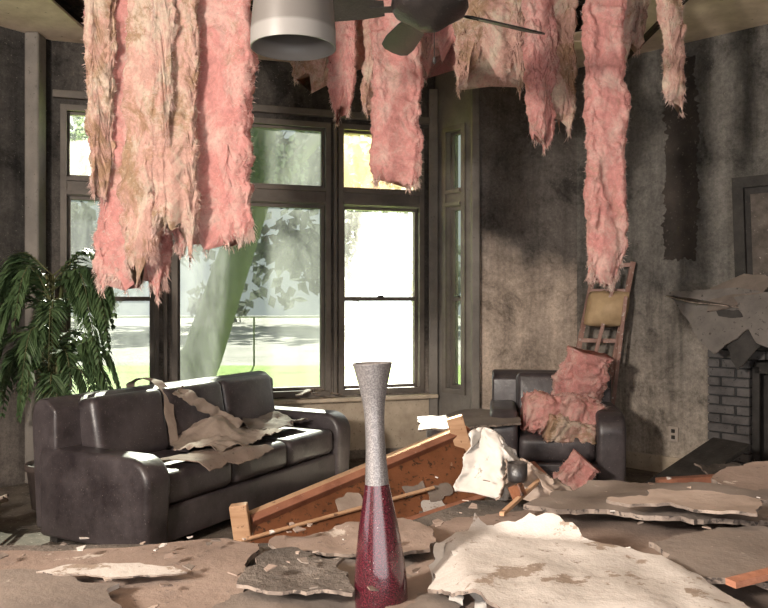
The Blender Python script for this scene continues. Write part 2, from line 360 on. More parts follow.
t=MB(); t.T=TR; t.box('plate',(0.9,-0.01,0.33),(0.08,0.012,0.12)); t.box('char',(0.9,-0.018,0.355),(0.03,0.01,0.03)); t.box('char',(0.9,-0.018,0.305),(0.03,0.01,0.03)); t.make('wall_outlet',bevel=0.003)

# ---------------------------------------------------------------- fireplace
fp=empty('brick_fireplace',TR)
b=MB()
d0,d1,H=1.25,2.62,1.3
row=0; z=0.0
def inopen(x0,x1,z): return z<0.98 and x1>1.57 and x0<2.35
while z<H-0.01:
    x=d0-(0.11 if row%2 else 0)
    while x<d1:
        a0=max(x,d0); a1=min(x+0.21,d1)
        if inopen(a0,a1,z):
            if a0<1.57: a1=1.57
            elif a1>2.35: a0=2.35
            else: a1=a0
        if a1-a0>0.02: b.box('brick',((a0+a1)/2,-0.09+U(-.004,.004),z+0.032),(a1-a0-0.01,0.2,0.06))
        x+=0.22
    z+=0.07; row+=1
b.make('bricks',fp,bevel=0.004,seg=1)
b=MB(); b.box('mortar',(1.41,-0.085,0.65),(0.3,0.17,1.3)); b.box('mortar',(2.49,-0.085,0.65),(0.26,0.17,1.3)); b.box('mortar',(1.96,-0.085,1.14),(0.8,0.17,0.3))
b.box('char',(1.96,-0.02,0.5),(0.8,0.02,1.0)); b.box('char',(1.96,-0.14,0.92),(0.74,0.03,0.08)); b.box('char',(1.6,-0.14,0.48),(0.05,0.03,0.9)); b.box('char',(2.32,-0.14,0.48),(0.05,0.03,0.9)); b.make('firebox',fp)
b=MB(); b.box('char',(1.93,-0.16,1.34),(1.56,0.32,0.07)); b.make('mantel_shelf',fp,bevel=0.01)
b=MB(); b.box('brick',(1.93,-0.3,0.06),(1.7,0.45,0.12)); b.make('hearth',fp,bevel=0.01)
b=MB(); b.T=TR@Matrix.Translation((0.16,-0.09,1.376))@Matrix.Rotation(math.radians(5),4,'X'); 
b.box('char',(1.85,-0.03,0.46),(0.98,0.03,0.86)); b.box('dry3',(1.85,-0.047,0.46),(0.86,0.006,0.74))
for c,s in (((1.85,-0.05,0.04),(1.1,0.06,0.08)),((1.85,-0.05,0.92),(1.1,0.06,0.08)),((1.34,-0.05,0.48),(0.08,0.06,0.82)),((2.36,-0.05,0.48),(0.08,0.06,0.82))): b.box('char',c,s)
b.make('charred_picture_frame',bevel=0.006)

# ---------------------------------------------------------------- leather seats
def rpart(name,parent,c,s,bev,rot=None,k='leather',seg=5):
    b=MB(); b.box(k,(0,0,0),s); o=b.make(name,parent,bevel=bev,seg=seg,smooth=True); o.location=c
    if rot: o.rotation_euler=rot
    return o
def leather_seat(name,T,L,D,nc,armh,backh,at=0.19):
    e=empty(name,T); h=D/2
    def arcprof(y0,y1,z0,z1,r):
        P=[(y1,z0),(y1,z1)]
        for i in range(8):
            a=math.pi/2*(i/7); P.append((y0+r-r*math.sin(a),z1-r+r*math.cos(a)))
        P.append((y0+0.02,z0)); return P
    for s,nm in ((-1,'arm_left'),(1,'arm_right')):
        b=MB(); xa=s*(L/2-at/2); b.prism('leather',arcprof(-h,h-0.06,0.04,armh,0.15),xa-at/2,xa+at/2); b.make(nm,e,bevel=0.035,seg=4,smooth=True)
    iw=L-2*at
    rpart('seat_base',e,(0,-0.02,0.16),(iw+0.02,D-0.12,0.2),0.02)
    for i in range(nc):
        w=iw/nc; x=-iw/2+w*(i+.5)
        rpart('seat_cushion_%d'%(i+1),e,(x,-0.07,0.355),(w-0.004,D-0.22,0.19),0.055)
        rpart('back_cushion_%d'%(i+1),e,(x,h-0.25,(0.42+backh)/2),(w-0.002,0.17,backh-0.43),0.05,(math.radians(-12),0,0))
    b=MB(); P=[(h-0.2,0.08),(h-0.02,0.08),(h+0.02,backh-0.12),(h-0.0,backh-0.03),(h-0.05,backh),(h-0.11,backh-0.005),(h-0.19,backh-0.06)]
    b.prism('leather',P,-L/2+0.015,L/2-0.015); b.make('back_frame',e,bevel=0.02,seg=3,smooth=True)
    for sx in(-1,1):
        for sy in(-1,1):
            b=MB(); b.box('char',(sx*(L/2-0.09),sy*(h-0.12),0.03),(0.06,0.06,0.06)); b.make('foot',e)
    return e
ang=math.atan2(.9,.44)
TSF=Matrix.Translation((-1.16,5.45,0))@Matrix.Rotation(ang-0.03,4,'Z')
leather_seat('leather_sofa',TSF,2.18,0.92,3,0.56,0.84)
TAC=Matrix.Translation((1.28,6.05,0))@Matrix.Rotation(math.radians(-8),4,'Z')
leather_seat('leather_armchair',TAC,0.95,0.84,1,0.63,0.86,0.2)

def ribbon(b,k,pts,w,side,th=0.004,cr=0.012,seed=0,n=40,nw=5):
    pts=[Vector(p) for p in pts]; side=Vector(side).normalized(); vs=[];fs=[]
    seglen=[(pts[i+1]-pts[i]).length for i in range(len(pts)-1)]; tot=sum(seglen)
    for i in range(n+1):
        s=tot*i/n; j=0
        while j<len(seglen)-1 and s>seglen[j]: s-=seglen[j]; j+=1
        p=pts[j].lerp(pts[j+1],min(1,s/seglen[j])); ww=w*(1+0.25*fbm((i*.15,seed,0)))
        for q in range(nw+1):
            u=q/nw-.5; p2=p+side*(u*ww+0.01*fbm((i*.3,seed+q*0.01,4)))
            p2=p2+Vector((fbm((i*.2,q*.6,seed)),fbm((i*.2,q*.6,seed+9)),fbm((i*.2,q*.6,seed+19))))*cr
            vs.append(p2)
    for i in range(n):
        for q in range(nw): a=i*(nw+1)+q; fs.append((a,a+1,a+nw+2,a+nw+1))
    b.add(k,vs,fs)
b=MB(); b.T=TSF
ribbon(b,'paper',[(-0.26,0.50,0.55),(-0.26,0.50,0.86),(-0.26,0.40,0.895),(-0.26,0.26,0.88),(-0.26,0.17,0.80),(-0.30,0.105,0.62),(-0.34,0.04,0.50)],0.085,(1,0,0),seed=3,cr=0.005)
ribbon(b,'paper',[(-0.18,0.16,0.82),(-0.08,0.10,0.74),(0.05,0.02,0.64),(0.15,-0.12,0.56)],0.14,(1,0.3,0.3),seed=13,cr=0.02)
b.make('torn_wallpaper_strip',smooth=True)
sheet('crumpled_wallpaper',[(-0.5,-0.1),(-0.3,0.1),(0.05,0.12),(0.35,0.0),(0.4,-0.3),(0.1,-0.36),(-0.1,-0.40),(-0.45,-0.40)],'paper',0.004,lambda x,y:0.468+0.03*(1+fbm((x*4,y*5,2)))+0.04*abs(fbm((x*7,y*7,7)))+0.12*math.exp(-((x+0.0)**2+(y+.0)**2)/0.03),0.02,0.06,TSF)
sheet('crumpled_wallpaper',[(0.28,-0.05),(0.48,0.12),(0.82,0.08),(0.78,-0.25),(0.44,-0.25)],'dry2',0.008,lambda x,y:0.475+0.04*(1+fbm((x*4+5,y*5,2)))+0.2*max(0,y+.1),0.02,0.06,TSF)
sheet('crumpled_wallpaper',[(-0.76,-0.2),(-0.3,-0.26),(0.0,-0.5),(-0.66,-0.52)],'dry',0.006,lambda x,y:0.475+0.012*(1+fbm((x*6+5,y*5,8)))-0.9*max(0,-0.46-y),0.02,0.04,TSF)

# ---------------------------------------------------------------- insulation batts
def batt(b,k,cx,cy,ztop,zbot,w,th,seed,rag=0.12,sway=(0,0),rotz=0,tw=0,nr=110,T=None,fuzz=1500,dz=0.010,amp=0.017,k2='fuzz',taper=0.0,cap=0.3):
    H=ztop-zbot; nl=max(12,int(H/dz)); vs=[];fs=[]
    for i in range(nl+1):
        t=i/nl
        cxx=sway[0]*t+0.02*fbm((t*H*1.5,seed,0)); cyy=sway[1]*t+0.02*fbm((t*H*1.5,seed,5))
        wl2=th*(1+0.3*fbm((t*H*3,seed,19)))
        R_=rotz+tw*t
        for j in range(nr):
            a=2*math.pi*j/nr; ca,sa=math.cos(a),math.sin(a)
            sgn=7 if ca>0 else 0
            wl=w*(1+0.15*fbm((t*H*2.6,seed+sgn,9))+0.10*fbm((t*H*11,seed+sgn,2))+0.05*noise.noise((t*H*40,seed+sgn,2)))*(1-taper*t)
            ux=math.copysign(abs(ca)**0.5,ca)/2; px=ux*wl; py=math.copysign(abs(sa)**0.6,sa)*wl2/2
            rg=rag*(fbm((ux*w*8+seed,0.3,seed))+0.5*fbm((ux*w*34+seed,2*py,seed))+0.2*noise.noise((ux*w*110,py*60,seed)))
            z=-t*(H+rg)
            q=Vector((px*7+seed,py*7,z*6)); q2=Vector((px*20+seed,py*20,z*19)); q3=Vector((px*60+seed,py*60,z*60))
            d=amp*1.3*fbm(q)+amp*0.75*fbm(q2)+amp*0.3*noise.noise(q3)
            fold=0.05*noise.noise((px*8+seed,z*1.5,seed+3))+0.014*noise.noise((px*20+seed,z*6,seed+7))
            if t>0.95: d-= (t-0.95)/0.05*cap*wl2
            nrm=Vector((ca/wl,sa/wl2,0)).normalized()
            px+=nrm.x*d; py+=nrm.y*d+fold
            x=px*math.cos(R_)-py*math.sin(R_); y=px*math.sin(R_)+py*math.cos(R_)
            vs.append(Vector((x+cxx,y+cyy,z+0.01*noise.noise(q2))))
    for i in range(nl):
        for j in range(nr): fs.append((i*nr+j,i*nr+(j+1)%nr,(i+1)*nr+(j+1)%nr,(i+1)*nr+j))
    fs.append(tuple(range(nr))); fs.append(tuple(nl*nr+j for j in range(nr))[::-1])
    base=T if T is not None else Matrix.Translation((cx,cy,ztop))
    V=[base@v for v in vs]
    b.add(k,V,fs)
    fv=[];ff=[]; dn=(base.to_3x3()@Vector((0,0,-1))).normalized()
    for _ in range(int(fuzz*1.7)):
        i=min(nl,int(nl*(R()**0.75)*1.001)); 
        if R()<0.14: i=nl-int(R()*3)
        j=int(R()*nr); p=V[i*nr+j]
        c=base@Vector((sway[0]*i/nl,sway[1]*i/nl,-H*i/nl)); n=(p-c).normalized()
        d=(n*U(0.2,.9)+Vector((U(-1,1),U(-1,1),U(-1,1)))*0.9).normalized()
        if i>nl*0.96: d=(d+dn*1.6).normalized()
        l=U(0.005,0.02)*(2.0 if i>nl*.96 else 1); wd=U(0.0005,0.0015); s=d.cross(Vector((U(-1,1),U(-1,1),U(-1,1)))).normalized()*wd
        o=len(fv); cv=Vector((U(-1,1),U(-1,1),U(-1,.2)))*l*.4
        fv+=[p-s-n*0.004,p+s-n*0.004,p+d*l*.6+s*.7+cv*.4,p+d*l+cv]; ff+=[(o,o+1,o+2),(o,o+2,o+3)]
    b.add(k2 or k,fv,ff)
def insobj(name,*specs):
    b=MB()
    for a,kw in specs: batt(b,*a,**kw)
    return b.make(name,smooth=True)
TZ=3.62
insobj('hanging_insulation',(('ins',-1.31,4.05,TZ,1.50,0.38,0.10,1.0),dict(rag=0.11,fuzz=6000,sway=(0.04,0),rotz=0.15)),
  (('insc',-1.15,3.93,TZ,1.58,0.18,0.08,5.0),dict(rag=0.16,fuzz=3000,sway=(-0.04,0.0),rotz=-0.4)),
  (('ins',-0.87,3.98,TZ,1.72,0.41,0.11,11.0),dict(rag=0.10,fuzz=6000,sway=(0.02,0.03),rotz=-0.12)),
  (('insc',-0.99,3.86,TZ,1.72,0.2,0.07,21.0),dict(rag=0.2,fuzz=3000,sway=(-0.02,0),rotz=0.3)),
  (('insc',-1.40,3.95,TZ,2.0,0.18,0.06,28.0),dict(rag=0.3,fuzz=2000,rotz=0.6,taper=.4)),
  (('insc',-1.05,3.82,TZ,2.35,0.16,0.06,29.0),dict(rag=0.3,fuzz=2000,rotz=0.2,taper=.5)))
insobj('hanging_insulation',(('ins',0.07,4.8,TZ,2.12,0.29,0.10,31.0),dict(rag=0.06,fuzz=2500,rotz=0.1)),(('insc',0.0,4.95,TZ,2.75,0.25,0.1,36.0),dict(rag=0.25,fuzz=1200)))
insobj('hanging_insulation',(('ins',-0.26,5.0,TZ,2.60,0.24,0.09,41.0),dict(rag=0.2,fuzz=1500,taper=0.4)),(('insc',-0.42,5.2,TZ,2.9,0.34,0.1,45.0),dict(rag=0.25,fuzz=1500)))
insobj('hanging_insulation',(('ins',0.98,5.0,TZ,2.48,0.26,0.1,51.0),dict(rag=0.2,fuzz=1500,rotz=0.5,taper=0.35)),(('insc',1.1,5.1,TZ,2.65,0.28,0.09,55.0),dict(rag=0.25,fuzz=1500,taper=.3)))
insobj('hanging_insulation',(('ins',1.27,4.6,TZ,1.54,0.25,0.10,61.0),dict(rag=0.07,fuzz=3500,rotz=0.3,taper=0.1)))
insobj('hanging_insulation',(('insc',1.6,4.6,TZ,2.58,0.24,0.07,71.0),dict(rag=0.2,fuzz=2000,sway=(0.09,0),taper=0.5,rotz=0.3)))
insobj('hanging_insulation',(('insc',0.68,5.2,TZ,2.88,0.46,0.1,81.0),dict(rag=0.25,fuzz=1800)),(('ins',0.42,5.3,TZ,3.0,0.4,0.1,85.0),dict(rag=0.25,fuzz=1500)),(('ins',-0.05,5.5,TZ,2.98,0.6,0.1,88.0),dict(rag=0.25,fuzz=1500)))
insobj('hanging_insulation',(('insc',1.45,5.0,TZ,3.05,0.5,0.1,91.0),dict(rag=0.3,fuzz=1500,taper=.4)),(('insc',-1.7,4.4,TZ,3.25,0.4,0.1,95.0),dict(rag=0.3,fuzz=1200)))
insobj('fallen_insulation',(('ins',0,0,0.44,0,0.33,0.15,101.0),dict(rag=0.08,fuzz=1800,amp=0.03,T=RT(1.56,6.05,1.02,0.25,0.22,0.1),taper=-.15,cap=.1)),
 (('ins',0,0,0.55,0,0.27,0.2,106.0),dict(rag=0.08,fuzz=1800,amp=0.035,T=RT(1.01,5.78,0.62,0.0,-1.5,0.1),cap=.2)),
 (('insc',0,0,0.35,0,0.2,0.1,109.0),dict(rag=0.08,fuzz=900,amp=0.03,T=RT(1.15,5.65,0.52,0.3,-1.3,-0.1),cap=.2)))
insobj('fallen_insulation',(('ins',0,0,0.24,0,0.18,0.11,111.0),dict(rag=0.04,fuzz=500,amp=0.03,T=RT(1.36,5.3,0.34,0.3,0.6,0.3))))

# ---------------------------------------------------------------- ceiling fan
fe=empty('ceiling_fan',Matrix.Translation((0.20,3.5,2.70)))
b=MB(); b.lathe('metal',[(0,-0.1),(0.05,-0.095),(0.10,-0.06),(0.155,-0.03),(0.17,0.0),(0.165,0.05),(0.13,0.1),(0.07,0.13),(0.045,0.16),(0.02,0.17)],(0,0,0)); b.make('motor_housing',fe,smooth=True)
b=MB(); b.lathe('metal',[(0.02,0.68),(0.09,0.70),(0.1,0.79),(0,0.79)],(0,0,0)); b.lathe('metal',[(0.02,0.15),(0.02,0.71)],(0,0,0)); b.make('canopy_rod',fe,smooth=True)
b=MB(); b.tube('metal',[(0.02,0,-0.09),(0.02,0,-0.22)],0.002,5); b.lathe('metal',[(0,-0.25),(0.008,-0.24),(0.006,-0.22),(0,-0.215)],(0.02,0,0),8); b.make('pull_chain',fe)
for i in range(5):
    a=math.radians(32+72*i); Rb=Matrix.Rotation(a,4,'Z')@Matrix.Rotation(math.radians(20),4,'X')
    b=MB(); b.T=Rb
    prof=[(0.2,0.045),(0.3,0.065),(0.5,0.078),(0.6,0.072),(0.64,0.045),(0.65,0.0)]
    up=[(x,w) for x,w in prof]; dn=[(x,-w) for x,w in prof[:-1]][::-1]; pl=up+dn; n=len(pl)
    b.add('metal',[(x,y,0.004) for x,y in pl]+[(x,y,-0.004) for x,y in pl],[tuple(range(n)),tuple(range(n,2*n))[::-1]]+[(q,(q+1)%n,n+(q+1)%n,n+q) for q in range(n)])
    b.box('metal',(0.19,0,-0.006),(0.14,0.035,0.006)); b.make('blade_%d'%(i+1),fe)

# ---------------------------------------------------------------- pendant lamp
pe=empty('pendant_lamp',Matrix.Translation((-0.17,1.5,1.892)))
b=MB(); b.lathe('shade',[(0.080,0.0),(0.0795,0.03),(0.070,0.13),(0.062,0.17),(0.03,0.2),(0.027,0.2),(0.058,0.167),(0.067,0.13),(0.0765,0.03),(0.077,0.0),(0.080,0.0)],(0,0,0),56); b.make('glass_shade',pe,smooth=True)
b=MB(); b.lathe('metal',[(0,0.27),(0.022,0.265),(0.03,0.2),(0.03,0.185),(0,0.185)],(0,0,0),24); b.tube('metal',[(0,0,0.26),(0,0,1.58)],0.004,8); b.lathe('metal',[(0,1.56),(0.05,1.57),(0.06,1.598),(0,1.598)],(0,0,0),24); b.make('stem',pe,smooth=True)
b=MB(); b.lathe('plate',[(0,0.07),(0.02,0.08),(0.03,0.11),(0.02,0.15),(0.014,0.19)],(0,0,0),20); b.make('bulb',pe,smooth=True)

# ---------------------------------------------------------------- potted palm
random.seed(14)
pl=empty('potted_palm',Matrix.Translation((-2.28,5.52,0)))
b=MB(); b.lathe('pot',[(0,0),(0.14,0),(0.17,0.25),(0.185,0.26),(0.185,0.30),(0.16,0.3),(0.155,0.26),(0,0.26)],(0,0,0),36); b.make('pot',pl,smooth=True)
b=MB(); bl=MB()
for i in range(5):
    b.tube('stem',[(U(-.04,.04),U(-.04,.04),0.25),(U(-.06,.06),U(-.06,.06),0.75),(U(-.08,.08),U(-.06,.06),1.6)],[0.016,0.014,0.011])
for i in range(46):
    a=U(0,2*math.pi) if i>12 else (i*0.5); z0=U(0.72,1.6); Lf=U(0.4,0.64); rise=U(0.1,0.42)
    pts=[]
    for s in range(13):
        t=s/12; r=Lf*(t**0.9)*(1-0.2*t); zz=z0+rise*math.sin(min(1,t*1.25)*math.pi*0.5)*0.95-0.5*t**3*Lf/0.5
        pts.append(Vector((r*math.cos(a),r*math.sin(a)*0.55,zz)))
    b.tube('stem',pts,[0.006-0.0045*s/12 for s in range(13)],5)
    for s in range(3,36):
        t=s/36*12; k_=int(t); p=pts[k_].lerp(pts[min(12,k_+1)],t-k_); d=(pts[min(12,k_+1)]-pts[k_]).normalized() if k_<12 else d
        sd=d.cross(Vector((0,0,1))).normalized()
        for sg in(-1,1):
            ll=0.15*math.sin(math.pi*min(0.9,0.15+s/46)); ld=(d*0.8+sd*sg*0.9+Vector((0,0,U(-.5,.1)))).normalized()
            w=ld.cross(Vector((U(-.4,.4),U(-.4,.4),1))).normalized()*0.014
            m1=p+ld*ll*.45; e1=p+ld*ll+Vector((0,0,-ll*.25))
            bl.add('leaf',[p,m1+w,e1,m1-w],[(0,1,2,3)])
b.make('stems',pl,smooth=True); bl.make('leaves',pl)

# ---------------------------------------------------------------- leaning wooden chair
b=MB()
def rail(p0,p1,w=0.028,h=0.04): b.bar('wood_fr',p0,p1,w,h)
l0=Vector((1.44,6.76,0.0)); l1=Vector((1.80,6.8,1.74)); r0=Vector((1.74,6.66,0.0)); r1=Vector((2.08,6.68,1.74))
rail(l0,l1); rail(r0,r1)
for t in (0.3,0.5,0.62,0.72,0.86,0.985): b.bar('wood_fr',l0.lerp(l1,t),r0.lerp(r1,t),0.022,0.035)
rail(Vector((1.52,6.70,0.02)),Vector((1.93,6.62,1.66)),0.022,0.03); rail(Vector((1.82,6.58,0.02)),Vector((1.98,6.55,1.45)),0.022,0.03)
ch=b.make('folding_wooden_chair',bevel=0.004,seg=2)
b=MB(); 
s0=l0.lerp(l1,0.70); s1=r0.lerp(r1,0.70); s2=r0.lerp(r1,0.85); s3=l0.lerp(l1,0.85)
vs=[];fs=[]
for i in range(9):
    for j in range(9):
        u,v_=i/8,j/8; p=s0.lerp(s1,u).lerp(s3.lerp(s2,u),v_); p=p+Vector((0,-0.05-0.10*math.sin(math.pi*u)*math.sin(math.pi*v_),0.03*fbm((u*3,v_*3,1)))); vs.append(p)
for i in range(8):
    for j in range(8): a=i*9+j; fs.append((a,a+9,a+10,a+1))
b.add('tan',vs,fs); o=b.make('leather_seat_panel',ch,smooth=True); so=o.modifiers.new('s','SOLIDIFY'); so.thickness=0.03

# ---------------------------------------------------------------- broken wooden panel
b=MB()
P1=Vector((-0.58,3.78,0.40));P2=Vector((0.42,4.5,0.67));P3=Vector((0.66,3.8,0.03));P4=Vector((-0.72,3.25,0.03))
nrm=(P2-P1).cross(P4-P1).normalized()
if nrm.y>0: nrm=-nrm
vs=[];n1=30
for s in(0,1):
    for i in range(n1+1):
        for j in range(9):
            u=i/n1; v_=j/8; p=P1.lerp(P2,u).lerp(P4.lerp(P3,u),v_)-nrm*0.02*s
            if j==0: p=p+(P1-P4)*0.02*fbm((u*12,1,2))
            vs.append(p)
fs=[];q=(n1+1)*9
for i in range(n1):
    for j in range(8):
        a=i*9+j; fs+=[(a,a+1,a+10,a+9),(q+a,q+a+9,q+a+10,q+a+1)]
    fs+=[(i*9,i*9+9,q+i*9+9,q+i*9),(i*9+8,q+i*9+8,q+i*9+17,i*9+17)]
for j in range(8): fs+=[(j,q+j,q+j+1,j+1),(n1*9+j,n1*9+j+1,q+n1*9+j+1,q+n1*9+j)]
b.add('wood_or',vs,fs)
dd=(P2-P1).normalized()
b.bar('wood_red',P1-dd*0.06+nrm*0.02+Vector((0,0,-.03)),P2+dd*0.05+nrm*0.02+Vector((0,0,-.03)),0.04,0.10,nrm)
b.bar('wood_lt',P1-dd*0.06+Vector((0,0,0.033)),P2+dd*0.03+Vector((0,0,0.033)),0.05,0.012,Vector((0,0,1)))
b.bar('wood_lt',P2+Vector((0.06,-0.05,-0.2)),P2+Vector((-0.03,-0.06,0.10)),0.09,0.05,Vector((0,1,0)))
b.bar('wood_lt',(-0.61,3.72,0.0),(-0.67,3.68,0.48),0.08,0.05,Vector((0,1,0)))
b.bar('wood_lt',P4.lerp(P1,0.75)+nrm*0.04+Vector((-0.1,-.02,-.02)),P3.lerp(P2,0.72)+nrm*0.04-dd*0.3,0.016,0.016,nrm)
b.bar('wood_red',P4.lerp(P1,0.45)+nrm*0.03,P3.lerp(P2,0.55)+nrm*0.03,0.025,0.02,nrm)
b.bar('wood_red',P4.lerp(P1,0.2)+nrm*0.05+dd*.3,P3.lerp(P2,0.3)+nrm*0.07,0.05,0.02,nrm)
b.make('broken_wooden_panel',bevel=0.003,seg=1)
fl=[]
for i in range(9):
    u=U(.3,.95);v_=U(.15,.7); p=P1.lerp(P2,u).lerp(P4.lerp(P3,u),v_)+nrm*0.012
    ux=dd; uy=nrm.cross(dd); T=Matrix(((ux.x,uy.x,nrm.x,p.x),(ux.y,uy.y,nrm.y,p.y),(ux.z,uy.z,nrm.z,p.z),(0,0,0,1)))
    s=U(.03,.09); fl.append(sheet('f',[(-s,-s*.4),(s*.8,-s*.5),(s,s*.3),(-s*.5,s*.5)],random.choice(['paper','dry2','gyp']),0.006,lambda x,y:0.01*fbm((x*9,y*9,i)),0.03,0.04,T,seed=i))
join(fl,'plasterboard_flakes')

# ---------------------------------------------------------------- floor rubble
def rubble(name,area,n,seed,smin=.12,smax=.45,hbase=lambda x,y:0.0,ks=('dry','dry2','dry2','dry3','paper')):
    random.seed(seed); L=[]
    for i in range(n):
        x=U(area[0],area[1]); y=U(area[2],area[3]); s=U(smin,smax); k=random.choice(ks)
        m_=random.randint(4,6); pts=[(s*U(.6,1)*math.cos(2*math.pi*j/m_+U(-.3,.3)),s*U(.4,.9)*math.sin(2*math.pi*j/m_+U(-.3,.3))) for j in range(m_)]
        tx,ty=U(-.28,.28),U(-.25,.25); z=hbase(x,y)+U(.01,.06)+s*abs(ty)*0.8
        T=Matrix.Translation((x,y,z))@Matrix.Rotation(U(0,6.28),4,'Z')@Matrix.Rotation(tx,4,'X')@Matrix.Rotation(ty,4,'Y')
        sd=U(0,50); L.append(sheet('r',pts,(k,'edge') ,0.012,(lambda sd:lambda x,y:0.03*fbm((x*3+sd,y*3,sd)))(sd),0.07,0.05,T,seed=sd))
    return join(L,name)
rubble('plasterboard_rubble',(-3.3,-2.25,3.2,4.7),60,3,.12,.32,lambda x,y:0.13*(1+fbm((x*2,y*2,1))))
rubble('plasterboard_rubble',(-0.2,0.7,4.9,6.8),40,4,.1,.3,lambda x,y:0.02,('gyp','paper','paperw'))
rubble('plasterboard_rubble',(0.5,1.3,3.9,5.2),24,9,.12,.32,lambda x,y:0.15*(1-abs(x-.9)))
rubble('plasterboard_rubble',(1.5,3.0,3.6,4.9),54,5,.12,.4,lambda x,y:0.33*math.exp(-((x-2.4)**2+(y-4.4)**2)))
b=MB(); b.bar('char',(1.6,5.0,0.14),(2.35,5.4,0.46),0.3,0.03); b.bar('wood_red',(1.55,4.55,0.38),(2.9,4.45,0.48),0.06,0.05); b.bar('char',(1.9,4.7,0.32),(3.1,4.9,0.46),0.14,0.04); b.bar('wood_red',(1.2,5.2,0.1),(1.0,5.5,0.3),0.08,0.03); b.make('charred_boards',bevel=0.004,seg=1)
sheet('fallen_plasterboard',[(-0.42,-0.15),(0.3,-0.22),(0.38,0.12),(0.1,0.2),(-0.35,0.16)],('dry2','edge'),0.014,lambda x,y:0.02*fbm((x*3,y*3,3))+0.06*x,0.04,0.05,RT(0.62,5.75,0.57,0.12,0.0,0.2))
b=MB(); b.box('leather',(0.53,5.72,0.27),(0.44,0.42,0.5)); b.make('leather_ottoman',bevel=0.06,seg=5,smooth=True)
rubble('window_sill_debris',(-0.75,-0.4,6.93,6.97),4,12,.06,.13,lambda x,y:0.575,('gyp','paper'))
md=[]
def vpanel(d,y,z,rx,ry,rz,pts,k): 
    md.append(sheet('m',pts,(k,'edge'),0.010,lambda x,y_:0.006*fbm((x*4,y_*4,d)),0.04,0.025,TR@RT(d,y,z,rx,ry,rz),seed=d*7))
vpanel(1.42,-0.40,1.37,math.radians(68),0.05,0.0,[(-.42,.10),(-.30,-.02),(-.05,-.30),(.05,-.36),(.30,-.10),(.45,.12),(0.1,.16)],'panel')
vpanel(1.85,-0.43,1.33,math.radians(75),-0.1,0.05,[(-.3,.15),(-.15,-.2),(.1,-.34),(.35,-.05),(.4,.17)],'panel')
vpanel(1.34,-0.28,1.425,0.16,0.12,0.15,[(-.34,-.06),(-.1,-.2),(.5,-.16),(.55,.12),(0,.16),(-.3,.1)],'dry3')
vpanel(1.62,-0.44,1.22,math.radians(82),0.1,0.0,[(-.22,.12),(-.12,-.12),(0.0,-.3),(.14,-.1),(.2,.12)],'char')
vpanel(1.85,-0.25,1.45,0.2,-0.08,-0.1,[(-.4,-.16),(.4,-.16),(.4,.1),(-.3,.12)],'dry2')
vpanel(1.55,-0.33,1.50,math.radians(50),-0.3,0.2,[(-.25,-.12),(.1,-.16),(.25,.0),(.05,.14),(-.2,.1)],'dry2')
join(md,'mantel_debris')

# ---------------------------------------------------------------- foreground counter and slabs
b=MB()
pl_=[(-2.2,0.75),(2.2,0.75),(2.2,2.15),(0.22,2.08),(-0.08,1.72),(-2.2,1.66)]; n=len(pl_)
b.add('dry3',[(x,y,0.9) for x,y in pl_]+[(x,y,0.86) for x,y in pl_],[tuple(range(n)),tuple(range(n,2*n))[::-1]]+[(q,(q+1)%n,n+(q+1)%n,n+q) for q in range(n)])
b.box('trim',(0,1.2,0.43),(4.2,0.7,0.86)); b.box('trim',(1.2,1.75,0.43),(1.8,0.6,0.86))
b.make('kitchen_counter',bevel=0.004,seg=1)
S=sheet; PS='fallen_plasterboard'
S(PS,[(-1.3,0.95),(-0.26,1.1),(-0.235,1.35),(-0.25,1.60),(-0.33,1.645),(-0.62,1.57),(-1.3,1.55)],('dry','edge'),0.010,lambda x,y:0.920+0.006*(1+fbm((x*2,y*2,1)))+0.02*max(0,x+.6),cut=0.03,jag=0.03)
S(PS,[(-0.95,0.9),(-0.5,0.95),(-0.40,1.22),(-0.44,1.33),(-0.62,1.40),(-0.95,1.33)],('dry2','gyp'),0.008,lambda x,y:0.944+0.006*(1+fbm((x*2,y*3,4)))-0.02*max(0,1.2-y),cut=0.03,jag=0.05,seed=3)
S(PS,[(-0.60,1.38),(-0.46,1.35),(-0.34,1.38),(-0.4,1.41),(-0.56,1.415)],('gyp','edge'),0.003,lambda x,y:0.951+0.004*fbm((x*9,y*3,4)),cut=0.02,jag=0.05,seed=5)
S(PS,[(-0.27,1.22),(-0.08,1.0),(0.10,1.2),(0.12,1.55),(0.02,1.7),(-0.12,1.62),(-0.2,1.5)],('dry2','paper'),0.006,lambda x,y:0.914+0.018*(1+fbm((x*5,y*4,4))),cut=0.015,jag=0.06,seed=8)
S(PS,[(-0.22,1.52),(0.02,1.44),(0.1,1.54),(0.04,1.70),(-0.1,1.64)],('dry','edge'),0.006,lambda x,y:0.958+0.016*fbm((x*5,y*4,7)),cut=0.015,jag=0.06,seed=9)
S(PS,[(-0.24,1.30),(-0.05,1.26),(-0.07,1.42),(-0.20,1.46)],('dry3','edge'),0.006,lambda x,y:0.962+0.01*fbm((x*6,y*5,17)),cut=0.015,jag=0.06,seed=10)
S(PS,[(0.0,1.25),(0.3,1.1),(1.6,1.2),(1.6,2.1),(1.0,2.12),(0.6,2.0),(0.3,1.85),(0.06,1.70)],('dry','edge'),0.012,lambda x,y:0.918+0.014*(1+fbm((x*2,y*2.2,6)))+0.003*fbm((x*9,y*9,2)),cut=0.03,jag=0.06,seed=12)
S(PS,[(0.80,1.80),(1.5,1.75),(1.5,2.22),(0.98,2.12),(0.82,2.0)],('dry','edge'),0.011,lambda x,y:0.972+0.014*(1+fbm((x*3,y*2,7))),cut=0.03,jag=0.06,seed=15)
def curl(x,y):
    # the sheet's far edge curls up off the pile, its near-left edge droops
    return 0.986+0.010*(1+fbm((x*6,y*4,9)))-0.6*max(0,0.13-x)-0.25*max(0,x-0.46)+1.2*max(0,y-(1.47-0.45*max(0,x-0.2)))**1.1
